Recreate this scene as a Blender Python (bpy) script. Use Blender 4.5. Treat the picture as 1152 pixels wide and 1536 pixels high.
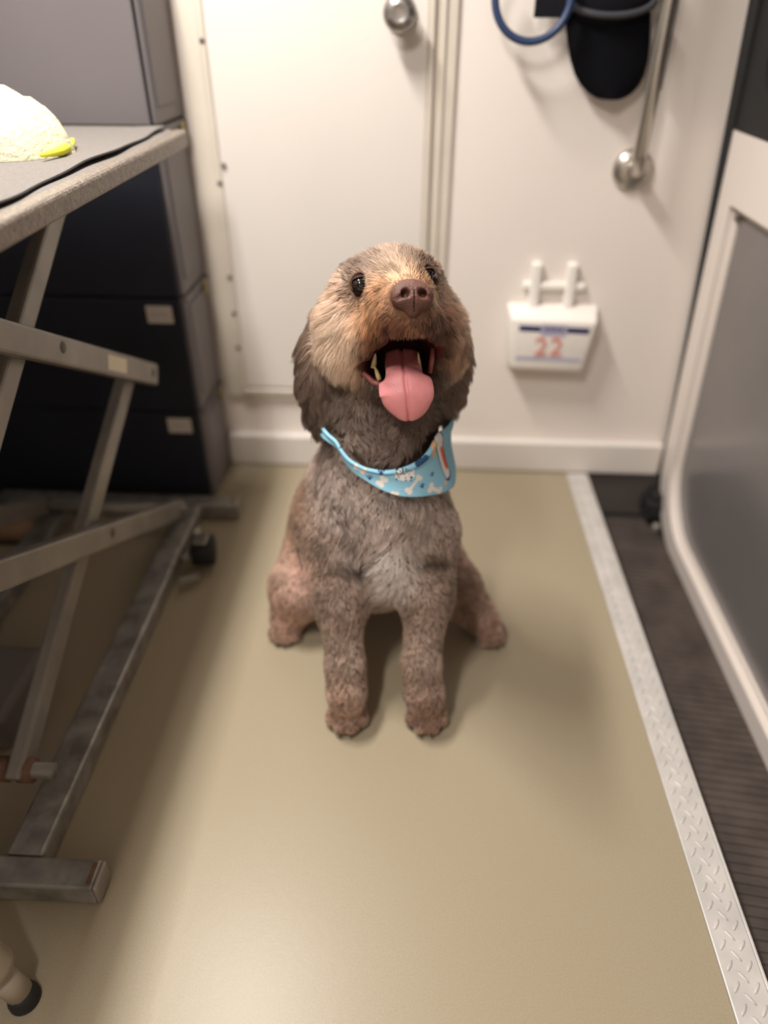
import bpy, bmesh, math, random
import numpy as np
from mathutils import Vector, Matrix, kdtree
random.seed(7); rng = np.random.default_rng(7)
for o in list(bpy.data.objects): bpy.data.objects.remove(o)
scene = bpy.context.scene
COL = scene.collection

# ------------------------------------------------------------------ camera
F_PX = 1065.; TH = math.radians(35.1); YAW = math.radians(2.42); ROLL = math.radians(0.3)
CAM = np.array([0., 0., 1.0])
def cam_axes():
    f = np.array([-math.sin(YAW)*math.cos(TH), math.cos(YAW)*math.cos(TH), -math.sin(TH)])
    r = np.array([math.cos(YAW), math.sin(YAW), 0.]); u = np.cross(r, f)
    c, s = math.cos(ROLL), math.sin(ROLL)
    return c*r+s*u, -s*r+c*u, f
AR, AU, AF = cam_axes()
def P(px, py, X=None, Y=None, Z=None):
    """photo pixel + the plane the thing touches -> world point"""
    d = AF + AR*(px-576)/F_PX - AU*(py-768)/F_PX
    if X is not None: t = (X-CAM[0])/d[0]
    elif Y is not None: t = (Y-CAM[1])/d[1]
    else: t = (Z-CAM[2])/d[2]
    return CAM + d*t
def to_px(p):
    v = np.asarray(p)-CAM; z = v@AF
    return 576+F_PX*(v@AR)/z, 768-F_PX*(v@AU)/z
cd = bpy.data.cameras.new('camera'); cam = bpy.data.objects.new('camera', cd); COL.objects.link(cam)
m = Matrix(((AR[0], AU[0], -AF[0], CAM[0]), (AR[1], AU[1], -AF[1], CAM[1]), (AR[2], AU[2], -AF[2], CAM[2]), (0, 0, 0, 1)))
cam.matrix_world = m
cd.sensor_fit = 'VERTICAL'; cd.sensor_height = 36.0; cd.lens = F_PX/1536*36.0
cd.clip_start = 0.02
cd.dof.use_dof = True; cd.dof.focus_distance = 0.90; cd.dof.aperture_fstop = 1.35
scene.camera = cam

# ------------------------------------------------------------------ light
w = bpy.data.worlds.new('world'); scene.world = w; w.use_nodes = True
w.node_tree.nodes['Background'].inputs[0].default_value = (1, .93, .85, 1)
w.node_tree.nodes['Background'].inputs[1].default_value = 0.02
def area(name, loc, sx, sy, power, col, rot=(0, 0, 0)):
    l = bpy.data.lights.new(name, 'AREA'); l.shape = 'RECTANGLE'; l.size = sx; l.size_y = sy
    l.energy = power; l.color = col
    o = bpy.data.objects.new(name, l); COL.objects.link(o); o.location = loc; o.rotation_euler = rot
    return o
area('ceiling_strip_lamp', (-.52, .99, 1.93), .10, .50, 25, (1, .955, .90))
area('ceiling_rear_lamp', (-.46, -.10, 1.93), .10, .50, 17, (1, .96, .91))
vs = scene.view_settings
vs.view_transform = 'Standard'; vs.look = 'None'; vs.exposure = 0.52; vs.gamma = 1.0; vs.use_curve_mapping = False

# ------------------------------------------------------------------ materials
def lin(r, g, b):
    f = lambda c: (c/255/12.92) if c/255 <= .04045 else ((c/255+.055)/1.055)**2.4
    return (f(r), f(g), f(b), 1)
def mat(name, rgb, rough=.5, metal=0., noise=None, bump=None, spec=.5, coat=0., sss=0.):
    """noise=(scale, amount) mottles the colour, bump=(scale, strength)"""
    mt = bpy.data.materials.new(name); mt.use_nodes = True
    nt = mt.node_tree; b = nt.nodes['Principled BSDF']
    c = lin(*rgb)
    b.inputs['Base Color'].default_value = c; b.inputs['Roughness'].default_value = rough
    b.inputs['Metallic'].default_value = metal; b.inputs['Specular IOR Level'].default_value = spec
    b.inputs['Coat Weight'].default_value = coat
    if sss: b.inputs['Subsurface Weight'].default_value = sss; b.inputs['Subsurface Scale'].default_value = .006; b.inputs['Subsurface Radius'].default_value = (1, .4, .25)
    tc = nt.nodes.new('ShaderNodeTexCoord')
    if noise:
        n = nt.nodes.new('ShaderNodeTexNoise'); n.inputs['Scale'].default_value = noise[0]; n.inputs['Detail'].default_value = 6
        nt.links.new(tc.outputs['Object'], n.inputs['Vector'])
        r = nt.nodes.new('ShaderNodeValToRGB')
        a = noise[1]
        r.color_ramp.elements[0].position = .3; r.color_ramp.elements[1].position = .7
        r.color_ramp.elements[0].color = tuple(max(0, x*(1-a)) for x in c[:3])+(1,)
        r.color_ramp.elements[1].color = tuple(min(1, x*(1+a)) for x in c[:3])+(1,)
        nt.links.new(n.outputs['Fac'], r.inputs['Fac']); nt.links.new(r.outputs['Color'], b.inputs['Base Color'])
    if bump:
        n2 = nt.nodes.new('ShaderNodeTexNoise'); n2.inputs['Scale'].default_value = bump[0]; n2.inputs['Detail'].default_value = 5
        nt.links.new(tc.outputs['Object'], n2.inputs['Vector'])
        bp = nt.nodes.new('ShaderNodeBump'); bp.inputs['Strength'].default_value = bump[1]; bp.inputs['Distance'].default_value = .003
        nt.links.new(n2.outputs['Fac'], bp.inputs['Height']); nt.links.new(bp.outputs['Normal'], b.inputs['Normal'])
    return mt
def attr_mat(name, attr, rough=.5, spec=.5, sss=0., coat=0.):
    mt = mat(name, (128, 128, 128), rough, spec=spec, sss=sss, coat=coat); nt = mt.node_tree
    a = nt.nodes.new('ShaderNodeAttribute'); a.attribute_name = attr
    nt.links.new(a.outputs['Color'], nt.nodes['Principled BSDF'].inputs['Base Color'])
    return mt
M = dict(
    floor=mat('floor_vinyl', (156, 143, 120), .36, noise=(420, .08), bump=(90, .04), spec=.35),
    wall=mat('white_wall', (232, 222, 214), .45, noise=(3, .02), spec=.4),
    door=mat('white_door', (222, 214, 206), .5, noise=(4, .02), spec=.3),
    trim=mat('beige_trim', (210, 200, 186), .5, noise=(9, .06)),
    ceiling=mat('white_ceiling', (232, 226, 218), .7),
    navy=mat('dark_navy_plastic', (34, 36, 46), .6, noise=(5, .15), spec=.3),
    greyplastic=mat('grey_plastic', (110, 104, 106), .45, noise=(3, .06)),
    label=mat('label_plate', (205, 196, 184), .6),
    latch=mat('brass_latch', (150, 138, 90), .4, metal=.3),
    steel=mat('grey_painted_steel', (142, 136, 128), .38, metal=.35, noise=(14, .16), bump=(60, .08)),
    worn=mat('worn_steel', (150, 146, 140), .4, metal=.5, noise=(30, .35), bump=(80, .25)),
    chrome=mat('brushed_chrome', (190, 184, 176), .28, metal=.9, noise=(20, .1)),
    knobm=mat('satin_knob', (170, 166, 162), .3, metal=.9),
    edge=mat('pebbled_edge', (138, 127, 116), .36, metal=.25, noise=(160, .28), bump=(260, 1.0)),
    mattop=mat('grey_table_mat', (112, 106, 102), .85, noise=(260, .16), bump=(320, .25)),
    towel=mat('cream_towel', (206, 201, 172), .95, bump=(160, 1.0), spec=.1),
    yellow=mat('yellow_hem', (228, 226, 60), .8),
    rubber=mat('black_rubber', (26, 25, 25), .7),
    treadm=mat('tread_aluminium', (200, 195, 190), .42, metal=.15, noise=(25, .1)),
    riser=mat('dark_riser', (92, 84, 80), .6, noise=(6, .12)),
    matrub=mat('dark_rubber_mat', (74, 64, 58), .75, noise=(18, .3), bump=(120, .3)),
    doorwhite=mat('van_door_white', (226, 216, 208), .4),
    doorpanel=mat('van_door_panel', (126, 122, 122), .24, metal=.35, noise=(2.2, .12)),
    glass=mat('dark_window_glass', (14, 14, 16), .12),
    cap=mat('black_cap', (20, 20, 26), .85, bump=(300, .3), spec=.2),
    capband=mat('cap_piping', (58, 58, 64), .7),
    hose=mat('blue_hose', (40, 58, 92), .45),
    devwhite=mat('white_plastic', (240, 234, 226), .4),
    navyprint=mat('navy_print', (28, 32, 96), .5),
    lavprint=mat('lavender_print', (178, 174, 196), .6),
    redprint=mat('red_print', (226, 142, 132), .6),
    tan=mat('tan_suede', (136, 106, 82), .8, noise=(12, .15)),
    sole=mat('dark_sole', (48, 36, 30), .8),
    beige=mat('beige_tube', (150, 138, 122), .4, noise=(10, .08)),
    sticker=mat('cream_sticker', (222, 212, 186), .6),
    rust=mat('rusty_edge', (112, 82, 64), .7, noise=(60, .3)),
    motor=mat('grey_motor', (118, 110, 106), .5, metal=.2),
)

# ------------------------------------------------------------------ mesh helpers
def tag(o, label=None, cat=None, group=None, kind=None):
    if label: o['label'] = label
    if cat: o['category'] = cat
    if group: o['group'] = group
    if kind: o['kind'] = kind
    return o
def link(name, me, mt, parent=None, smooth=False):
    o = bpy.data.objects.new(name, me); COL.objects.link(o)
    if mt: me.materials.append(mt)
    if parent:
        o.parent = parent
        o.matrix_parent_inverse = parent.matrix_world.inverted() if False else Matrix.Translation(-Vector(parent.location))
    if smooth: me.polygons.foreach_set('use_smooth', [True]*len(me.polygons))
    return o
def empty(name, loc):
    o = bpy.data.objects.new(name, None); o.location = loc; o.empty_display_size = .05; COL.objects.link(o); return o
def from_bm(name, bm, mt, parent=None, smooth=False):
    bmesh.ops.recalc_face_normals(bm, faces=bm.faces)
    me = bpy.data.meshes.new(name); bm.to_mesh(me); bm.free()
    return link(name, me, mt, parent, smooth)
def add_box(bm, lo, hi, bev=0., seg=2, mtx=None):
    r = bmesh.ops.create_cube(bm, size=1)
    vs_ = r['verts']
    for v in vs_:
        v.co = Vector([(lo[i]+hi[i])/2 + v.co[i]*(hi[i]-lo[i]) for i in range(3)])
    if bev > 0:
        es = list({e for v in vs_ for e in v.link_edges})
        rr = bmesh.ops.bevel(bm, geom=es, offset=bev, segments=seg, profile=.5, affect='EDGES')
        vs_ = list({v for f in rr['faces'] for v in f.verts} | {v for v in vs_ if v.is_valid})
    if mtx is not None: bmesh.ops.transform(bm, matrix=mtx, verts=vs_)
    return vs_
def box(name, lo, hi, mt, parent=None, bev=0., seg=2, mtx=None):
    bm = bmesh.new(); add_box(bm, lo, hi, bev, seg, mtx)
    return from_bm(name, bm, mt, parent, False)
def add_tube(bm, pts, rad, n=12, cap=True):
    pts = [Vector(p) for p in pts]
    rad = rad if isinstance(rad, (list, tuple)) else [rad]*len(pts)
    rings = []; up = None
    for i, p in enumerate(pts):
        t = (pts[min(i+1, len(pts)-1)]-pts[max(i-1, 0)]).normalized()
        if up is None: up = t.orthogonal().normalized()
        up = (up - t*up.dot(t)).normalized(); s = t.cross(up)
        rings.append([bm.verts.new(p+(up*math.cos(a)+s*math.sin(a))*rad[i]) for a in [2*math.pi*k/n for k in range(n)]])
    for a, b in zip(rings, rings[1:]):
        for k in range(n): bm.faces.new((a[k], a[(k+1) % n], b[(k+1) % n], b[k]))
    if cap: bm.faces.new(rings[0][::-1]); bm.faces.new(rings[-1])
def tube(name, pts, rad, mt, parent=None, n=14):
    bm = bmesh.new(); add_tube(bm, pts, rad, n); return from_bm(name, bm, mt, parent, True)
def add_lathe(bm, org, axis, prof, n=24):
    """prof: list of (distance along axis, radius)"""
    org = Vector(org); axis = Vector(axis).normalized(); u = axis.orthogonal().normalized(); v = axis.cross(u)
    rings = []
    for d, r in prof:
        c = org+axis*d
        rings.append([bm.verts.new(c+(u*math.cos(2*math.pi*k/n)+v*math.sin(2*math.pi*k/n))*max(r, 1e-4)) for k in range(n)])
    for a, b in zip(rings, rings[1:]):
        for k in range(n): bm.faces.new((a[k], a[(k+1) % n], b[(k+1) % n], b[k]))
    bm.faces.new(rings[0][::-1]); bm.faces.new(rings[-1])
def lathe(name, org, axis, prof, mt, parent=None, n=24):
    bm = bmesh.new(); add_lathe(bm, org, axis, prof, n); return from_bm(name, bm, mt, parent, True)
def bar_mtx(a, b, up=(1, 0, 0)):
    """frame with z along a->b, x along up; origin a"""
    a = Vector(a); b = Vector(b); z = (b-a).normalized(); x = Vector(up); x = (x-z*x.dot(z)).normalized(); y = z.cross(x)
    return Matrix(((x[0], y[0], z[0], a[0]), (x[1], y[1], z[1], a[1]), (x[2], y[2], z[2], a[2]), (0, 0, 0, 1))), (b-a).length
def bar(name, a, b, wx, wy, mt, parent=None, bev=.003, ext=0., up=(1, 0, 0)):
    mx, L = bar_mtx(a, b, up)
    return box(name, (-wx/2, -wy/2, -ext), (wx/2, wy/2, L+ext), mt, parent, bev, 2, mx)
def strip_poly(name, outline, axis_fn, thick, mt, parent=None, hole=None):
    """flat shape from a 2D outline (list of (a,b)); axis_fn(a,b,t) -> world; optional hole outline with the same vertex count (a frame)"""
    bm = bmesh.new()
    def ring(o, t): return [bm.verts.new(axis_fn(a, b, t)) for a, b in o]
    n = len(outline)
    f0, f1 = ring(outline, 0), ring(outline, thick)
    for k in range(n): bm.faces.new((f0[k], f0[(k+1) % n], f1[(k+1) % n], f1[k]))
    if hole is None:
        bm.faces.new(f0[::-1]); bm.faces.new(f1)
    else:
        h0, h1 = ring(hole, 0), ring(hole, thick)
        for k in range(n):
            j = (k+1) % n
            bm.faces.new((h0[k], h1[k], h1[j], h0[j])); bm.faces.new((f1[k], f1[j], h1[j], h1[k])); bm.faces.new((f0[j], f0[k], h0[k], h0[j]))
    return from_bm(name, bm, mt, parent)

# ------------------------------------------------------------------ the setting
WY = 1.65            # back wall plane
XL, XR, YB, ZC = -1.10, .415, -1.25, 1.95
WELL = -.135
def doorx(z): return .682 - .047*z
tag(box('floor', (XL, YB, -.05), (XR, WY, 0), M['floor']), 'olive beige speckled vinyl floor', kind='structure')
bm = bmesh.new()
zs = (WELL-.03, ZC)
vv = [bm.verts.new(p) for p in ((XL, WY, zs[0]), (doorx(zs[0])+.05, WY, zs[0]), (doorx(zs[1])+.05, WY, zs[1]), (XL, WY, zs[1]))]
v2 = [bm.verts.new((v.co.x, WY+.04, v.co.z)) for v in vv]
bm.faces.new(vv); bm.faces.new(v2[::-1])
for k in range(4): bm.faces.new((vv[k], v2[k], v2[(k+1) % 4], vv[(k+1) % 4]))
tag(from_bm('wall_back', bm, M['wall']), 'glossy white back wall', kind='structure')
tag(box('wall_left', (XL-.04, YB, 0), (XL, WY, ZC), M['riser']), 'dark grey left wall', kind='structure')
tag(box('wall_front', (XL, YB-.04, WELL), (.75, YB, ZC), M['wall']), 'white wall behind the camera', kind='structure')
tag(box('wall_right', (.60, YB, WELL), (.64, -.30, ZC), M['wall']), 'white right wall', kind='structure')
tag(box('ceiling', (XL, YB, ZC), (.75, WY, ZC+.04), M['ceiling']), 'white ceiling', kind='structure')
# white plinth ledge along the foot of the back wall
tag(box('baseboard_back', (-.484, WY-.026, 0.0005), (.655, WY-.0005, .092), M['door'], bev=.008, seg=3), 'white plinth ledge at foot of back wall', kind='structure')
# door in the back wall: slab, beige frame strips, knob
d1 = empty('door_1', (-.2, WY, .2)); tag(d1, 'white cupboard door with beige frame and round knob', kind='structure')
box('door_slab', (-.420, WY-.014, .222), (.012, WY-.0005, 1.90), M['door'], d1, .004)
bf = box('door_frame', (-.474, WY-.010, .196), (-.434, WY-.0005, 1.93), M['trim'], d1, .003)
box('frame_bead', (-.434, WY-.017, .210), (-.420, WY-.0005, 1.90), M['trim'], bf, .004)
bb = box('door_frame', (-.434, WY-.010, .184), (.018, WY-.0005, .204), M['trim'], d1, .003)
box('frame_bead', (-.434, WY-.017, .204), (.014, WY-.0005, .219), M['trim'], bb, .004)
fr = box('door_frame', (.024, WY-.009, .184), (.068, WY-.0005, 1.93), M['trim'], d1, .003)
box('frame_bead', (.036, WY-.014, .190), (.046, WY-.0088, 1.93), M['trim'], fr, .003)
box('frame_bead', (.012, WY-.018, .205), (.024, WY-.0005, 1.93), M['trim'], fr, .003)
for z_, x_ in ((.955, -.427), (.70, -.425), (.735, -.412), (.50, -.428), (.415, -.428), (.33, -.428)):
    lathe('screw', (x_, WY-.0165, z_), (0, -1, 0), [(0, .005), (.002, .005), (.003, .003)], M['riser'], d1, 10)
kn = lathe('door_knob', (-.043, WY-.013, 1.0), (0, -1, 0), [(0, .030), (.006, .030), (.008, .014), (.024, .013), (.030, .024), (.040, .031), (.052, .031), (.060, .025), (.063, .016), (.0632, .015), (.062, .012), (.062, .002)], M['knobm'], d1, 32)

# step well on the right: aluminium tread-plate nosing, riser, rubber mat
t1 = empty('trim_1', (.44, .6, 0)); tag(t1, 'aluminium tread plate edge strip along the floor', kind='structure')
box('nosing_plate', (XR+.0005, YB, -.006), (.466, WY-.027, .003), M['treadm'], t1, .0015)
box('nosing_lip', (.4662, YB, -.05), (.4702, WY-.027, .0028), M['treadm'], t1, .001)
bm = bmesh.new()
y = .28; k = 0
while y < WY-.04:
    for c, (xo, sg) in enumerate(((.428, 1), (.4405, -1), (.453, 1))):
        yy = y + (.0125 if c == 1 else 0)
        mx = Matrix.Translation((xo, yy, .003)) @ Matrix.Rotation(sg*math.radians(52), 4, 'Z')
        r = bmesh.ops.create_uvsphere(bm, u_segments=8, v_segments=5, radius=1)
        bmesh.ops.transform(bm, matrix=mx @ Matrix.Diagonal((.0095, .0026, .0016, 1)), verts=r['verts'])
    y += .025
pt = from_bm('tread_pattern', bm, M['treadm'], t1, True); pt['kind'] = 'stuff'
tag(box('wall_step_side', (.42, YB, WELL), (.4657, WY, -.051), M['rubber']), 'dark side of the step well', kind='structure')
tag(box('wall_step_end', (.4705, WY-.012, WELL+.001), (.72, WY-.0005, -.004), M['riser'], bev=.002), 'dark grey end panel of the step well', kind='structure')
tag(box('floor_step', (.42, YB, WELL-.03), (.75, WY, WELL-.0005), M['rubber']), 'black floor of the step well', kind='structure')
sm = empty('step_mat', (.575, .5, WELL)); tag(sm, 'dark ribbed rubber mat lying in the step well', 'mat')
box('mat_base', (.478, YB+.02, WELL), (.672, WY-.035, WELL+.006), M['matrub'], sm, .002)
bm = bmesh.new(); y = .2
while y < WY-.06:
    a = random.uniform(-.002, .002)
    add_box(bm, (-.094, -.0035, 0), (.094, .0035, .0025), .001, 1, Matrix.Translation((.575, y, WELL+.006)) @ Matrix.Rotation(math.radians(-7), 4, 'Z'))
    y += .017
rb = from_bm('mat_rib', bm, M['matrub'], sm); rb['kind'] = 'stuff'
br = empty('door_bracket', (.66, 1.60, -.05)); tag(br, 'black plastic bracket beside the van door in the step well', 'bracket')
box('bracket_block', (.628, 1.565, -.105), (.672, 1.632, -.05), M['rubber'], br, .008)
box('bracket_cap', (.640, 1.575, -.05), (.675, 1.632, -.034), M['rubber'], br, .006)
lathe('bracket_bolt', (.655, 1.545, -.105), (0, 0, 1), [(-.028, .010), (0, .010), (.006, .007)], M['steel'], br, 14)

# van side door: white frame with rounded corner, grey panel, dark window
def dpt(off):
    def fn(a, b, t): return (doorx(b)+off+t, a, b)
    return fn
def rrect(y0, y1, z0, z1, r, n=10):
    o = []
    for cy, cz, a0 in ((y1-r[0], z0+r[0], -90), (y1-r[1], z1-r[1], 0), (y0+r[2], z1-r[2], 90), (y0+r[3], z0+r[3], 180)):
        rr = r[(0, 1, 2, 3)[(-90, 0, 90, 180).index(a0)]]
        for k in range(n+1):
            a = math.radians(a0+90*k/n); o.append((cy+rr*math.cos(a), cz+rr*math.sin(a)))
    return o
d2 = empty('door_2', (.69, .6, WELL)); tag(d2, 'van side door with white frame, grey lower panel and dark window', kind='structure')
OUT = rrect(-.28, 1.632, WELL+.004, .812, (.19, .004, .004, .05))
INN = rrect(-.20, 1.566, -.082, .685, (.16, .012, .012, .05))
strip_poly('door_frame', OUT, dpt(-.018), .040, M['doorwhite'], d2, INN)
strip_poly('door_panel', rrect(-.205, 1.572, -.088, .691, (.16, .012, .012, .05)), dpt(.004), .012, M['doorpanel'], d2)
RIM = rrect(-.206, 1.572, -.088, .691, (.162, .014, .014, .05)); RIN = rrect(-.188, 1.553, -.069, .672, (.15, .010, .010, .05))
strip_poly('panel_rim', RIM, dpt(-.002), .006, M['doorwhite'], d2, RIN)
strip_poly('window_glass', rrect(-.28, 1.632, .8125, ZC-.01, (.01, .02, .02, .01)), dpt(0.004), .012, M['glass'], d2)
WO = rrect(-.28, 1.632, .8125, ZC-.01, (.01, .02, .02, .01)); WI = rrect(-.2, 1.545, .885, ZC-.1, (.05, .05, .05, .05))
strip_poly('window_seal', WO, dpt(-.016), .019, M['rubber'], d2, WI)
lathe('panel_clip', (doorx(.66)-.004, 1.548, .664), (-1, 0, 0), [(0, .007), (.003, .007), (.005, .004)], M['riser'], d2, 12)
tag(tube('trim_2', [(doorx(z)-.012-.008*max(z, 0), 1.640, z) for z in np.linspace(WELL+.02, ZC-.02, 24)], [.005+.009*max(z, 0) for z in np.linspace(WELL+.02, ZC-.02, 24)], M['rubber'], n=10), 'black rubber seal at the van door edge', kind='structure')

# ------------------------------------------------------------------ stacked storage drawers on the left
levels = [(0.001, .242, 'navy'), (.243, .507, 'navy'), (.508, .824, 'navy'), (.825, 1.17, 'grey')]
dl = ['dark navy storage drawer unit on the floor, lowest of the stack',
      'dark navy storage drawer unit, second from the floor in the stack',
      'dark navy storage drawer unit just below table height, third from the floor',
      'grey storage drawer unit on top of the stack, above the grooming table']
CX0, CX1, CY0 = -1.06, -.485, 1.452
for (z0, z1, kd), lb in zip(levels, dl):
    u = empty('drawer_unit', ((CX0+CX1)/2, 1.55, z0)); tag(u, lb, 'drawer unit', 'stacked storage drawer units')
    box('body', (CX0, CY0+.012, z0+.001), (CX1, WY-.006, z1), M['greyplastic'], u, .006)
    box('side_panel', (CX1-.001, CY0+.03, z0+.03), (CX1+.003, WY-.04, z1-.022), M['greyplastic'], u, .003)
    box('rim', (CX1-.001, CY0+.014, z1-.012), (CX1+.004, WY-.008, z1-.002), M['greyplastic'], u, .002)
    dr = box('drawer_front', (CX0+.004, CY0, z0+.001), (CX1-.008, CY0+.013, z1+.0002), M['navy' if kd == 'navy' else 'greyplastic'], u, .005)
    if kd == 'navy':
        box('label_plate', (-.568, CY0-.0025, z1-.052), (-.512, CY0-.0003, z1-.014), M['label'], dr, .001)
        box('label_text', (-.558, CY0-.003, z1-.034), (-.524, CY0-.0026, z1-.030), M['lavprint'], dr)
    else:
        box('door_seam', (CX1-.012, CY0+.002, z0+.004), (CX1-.007, CY0+.012, z1-.002), M['rubber'], u)
    box('latch', (CX1+.003, WY-.055, z1-.035), (CX1+.010, WY-.042, z1-.006), M['latch'], u, .002)

# ------------------------------------------------------------------ grooming table
TX1, TX0, TY1, TY0, TZ = -.410, -.96, 1.395, .15, .830
gt = empty('grooming_table', (-.68, .8, 0)); tag(gt, 'grey scissor lift grooming table with pebbled metal edge', 'table')
box('table_top', (TX0+.012, TY0+.012, TZ-.024), (TX1-.012, TY1-.012, TZ), M['mattop'], gt, .003)
bm = bmesh.new()
E_ = .024
add_box(bm, (TX1-E_, TY0, TZ-.027), (TX1, TY1, TZ+.001), .006, 3)
add_box(bm, (TX0, TY0, TZ-.027), (TX0+E_, TY1, TZ+.001), .006, 3)
add_box(bm, (TX0+E_, TY1-E_, TZ-.027), (TX1-E_, TY1, TZ+.001), .006, 3)
add_box(bm, (TX0+E_, TY0, TZ-.027), (TX1-E_, TY0+E_, TZ+.001), .006, 3)
from_bm('edge_trim', bm, M['edge'], gt, False)
for xx in (-.55, -.86):
    box('top_rail', (xx-.02, TY0+.10, TZ-.062), (xx+.02, TY1-.10, TZ-.0275), M['steel'], gt, .003)
    dx = .0 if xx > -.7 else 0
    # double scissor: each arm is a rectangular tube
    xi, xo = (xx-.016, xx+.016)
    pa = bar('scissor_arm', (xo, 1.325, .395), (xo, .60, .800), .024, .044, M['steel'], gt, .005, .012)      # upper, falls towards the far end
    bar('scissor_arm', (xi, 1.215, .790), (xi, .60, .400), .024, .040, M['steel'], gt, .005, .012)
    bar('scissor_arm', (xi, 1.300, .420), (xi, .615, .075), .024, .040, M['steel'], gt, .005, .012)
    bar('scissor_arm', (xo, 1.325, .060), (xo, .60, .445), .024, .044, M['steel'], gt, .005, .012)
    for yy, zz in ((.985, .590), (.985, .245), (1.31, .405), (.61, .42)):
        lathe('pivot_bolt', (xi-.014, yy, zz), (1, 0, 0), [(0, .010), (.0575, .010), (.0590, .008)], M['riser'], gt, 14)
    xr = xx+.030
    bar('base_rail', (xr, .51, .0215), (xr, 1.37, .0215), .052, .040, M['worn'], gt, .004)
mx, L = bar_mtx((-.534, 1.325, .395), (-.534, .60, .800))
box('sticker', (.0121, -.013, .155), (.0128, .013, .235), M['sticker'], gt, 0, 1, mx)
for yc, x1 in ((.488, -.408), (1.39, -.412)):
    ft = bar('cross_foot', (-.99, yc, .022), (x1, yc, .022), .042, .040, M['worn'], gt, .004, up=(0, 1, 0))
    box('foot_cap', (x1-.001, yc-.020, .003), (x1+.005, yc+.020, .041), M['steel'], ft, .003)
    box('rust_patch', (x1-.011, yc-.014, .0415), (x1-.004, yc+.016, .0425), M['rust'], ft, .0003)
    for xx in (-.44, -.93): lathe('foot_pad', (xx, yc, 0), (0, 0, 1), [(0, .016), (.006, .016), (.008, .012)], M['rubber'], ft, 16)
for yy, zz, r in ((.62, .075, .012), (1.215, .785, .011), (1.32, .062, .012)):
    tube('cross_rod', [(-.885, yy, zz), (-.515, yy, zz)], r, M['steel'], gt)
for xx in (-.565, -.60, -.64):
    lathe('rod_collar', (xx, .62, .075), (1, 0, 0), [(0, .019), (.02, .019)], M['rust'], gt, 14)
box('motor_housing', (-.82, .70, .004), (-.64, .87, .075), M['motor'], gt, .010)
cw = lathe('levelling_castor', (-.470, 1.20, .040), (1, .1, 0), [(0, .020), (.004, .034), (.036, .036), (.048, .033), (.052, .012)], M['rubber'], gt, 22)
bar('castor_fork', (-.478, 1.115, .020), (-.440, 1.135, .020), .016, .014, M['steel'], gt, .003, up=(0, 0, 1))
box('castor_plate', (-.456, 1.170, .078), (-.428, 1.205, .082), M['chrome'], gt, .001)
bar('castor_fork', (-.476, 1.16, .046), (-.476, 1.27, .046), .012, .014, M['chrome'], gt, .003, up=(0, 0, 1))

# mat lying on the table, slightly wavy at the free edge
bm = bmesh.new()
ny = 70
ring = []
for i in range(ny+1):
    yy = TY0+.03 + (TY1-.012-TY0-.03)*i/ny
    xw = TX1 - .032 + .0035*math.sin(yy*17+1.0) + .002*math.sin(yy*41)
    lift = .0022 + .0018*math.sin(yy*17+2.2)
    row = [bm.verts.new((TX0+.03, yy, TZ+.0015)), bm.verts.new((xw-.06, yy, TZ+.0015)), bm.verts.new((xw, yy, TZ+.0015+max(lift, 0))),
           bm.verts.new((xw, yy, TZ+.0045+max(lift, 0))), bm.verts.new((xw-.06, yy, TZ+.0055)), bm.verts.new((TX0+.03, yy, TZ+.0055))]
    ring.append(row)
for a, b in zip(ring, ring[1:]):
    for k in range(6): bm.faces.new((a[k], a[(k+1) % 6], b[(k+1) % 6], b[k]))
bm.faces.new(ring[0][::-1]); bm.faces.new(ring[-1])
tm = empty('table_mat', (-.68, .8, TZ)); tag(tm, 'light grey speckled rubber mat covering the grooming table', 'mat')
from_bm('mat_sheet', bm, M['mattop'], tm)
bm = bmesh.new()
E_pts = [(TX1-.0312+.0035*math.sin(y_*17+1.0)+.002*math.sin(y_*41), y_, TZ+.003+max(.0022+.0018*math.sin(y_*17+2.2), 0)) for y_ in np.linspace(TY0+.03, TY1-.012, 71)]
add_tube(bm, E_pts, .0011, 6)
from_bm('mat_edge', bm, M['rubber'], tm, True)

# towel heaped on the table
tw = empty('towel', (-.62, 1.10, TZ+.006)); tag(tw, 'fluffy cream towel with yellow hem heaped on the grooming table', 'towel')
from mathutils import noise as mnoise
def heap(x0, x1, y0, y1, h, n=90, seed=0.):
    bm = bmesh.new(); g = []
    for i in range(n+1):
        row = []
        for j in range(n+1):
            a, b = -1+2*i/n, -1+2*j/n
            # square -> disc
            u_, v_ = a*math.sqrt(1-b*b/2), b*math.sqrt(1-a*a/2)
            rr = math.hypot(u_, v_)
            wob = 1+.09*mnoise.noise((u_*2.1+seed, v_*2.1, 3.))
            xx = (x0+x1)/2+(x1-x0)/2*u_*wob; yy = (y0+y1)/2+(y1-y0)/2*v_*wob
            hh = h*(max(0, 1-rr**9))*(1+.28*mnoise.noise((u_*2.4+seed, v_*2.4, 1.3))+.16*mnoise.noise((u_*7, v_*7, seed))+.07*mnoise.noise((u_*22, v_*22, seed)))
            row.append(bm.verts.new((xx, yy, TZ+.0062+hh)))
        g.append(row)
    for i in range(n):
        for j in range(n): bm.faces.new((g[i][j], g[i+1][j], g[i+1][j+1], g[i][j+1]))
    b0 = [e for e in bm.edges if e.is_boundary]
    r = bmesh.ops.extrude_edge_only(bm, edges=b0)
    for v in r['geom']:
        if isinstance(v, bmesh.types.BMVert): v.co.z = TZ+.0058
    return bm
from_bm('towel_cloth', heap(-.95, -.490, .985, 1.19, .070, seed=1.7), M['towel'], tw, True)
bm = bmesh.new()
hp = [P(px, py, Z=TZ+.0135) for px, py in ((109, 211), (104, 219), (90, 227), (62, 233))]
add_tube(bm, hp, [.004, .0072, .0060, .0025], 10)
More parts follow.
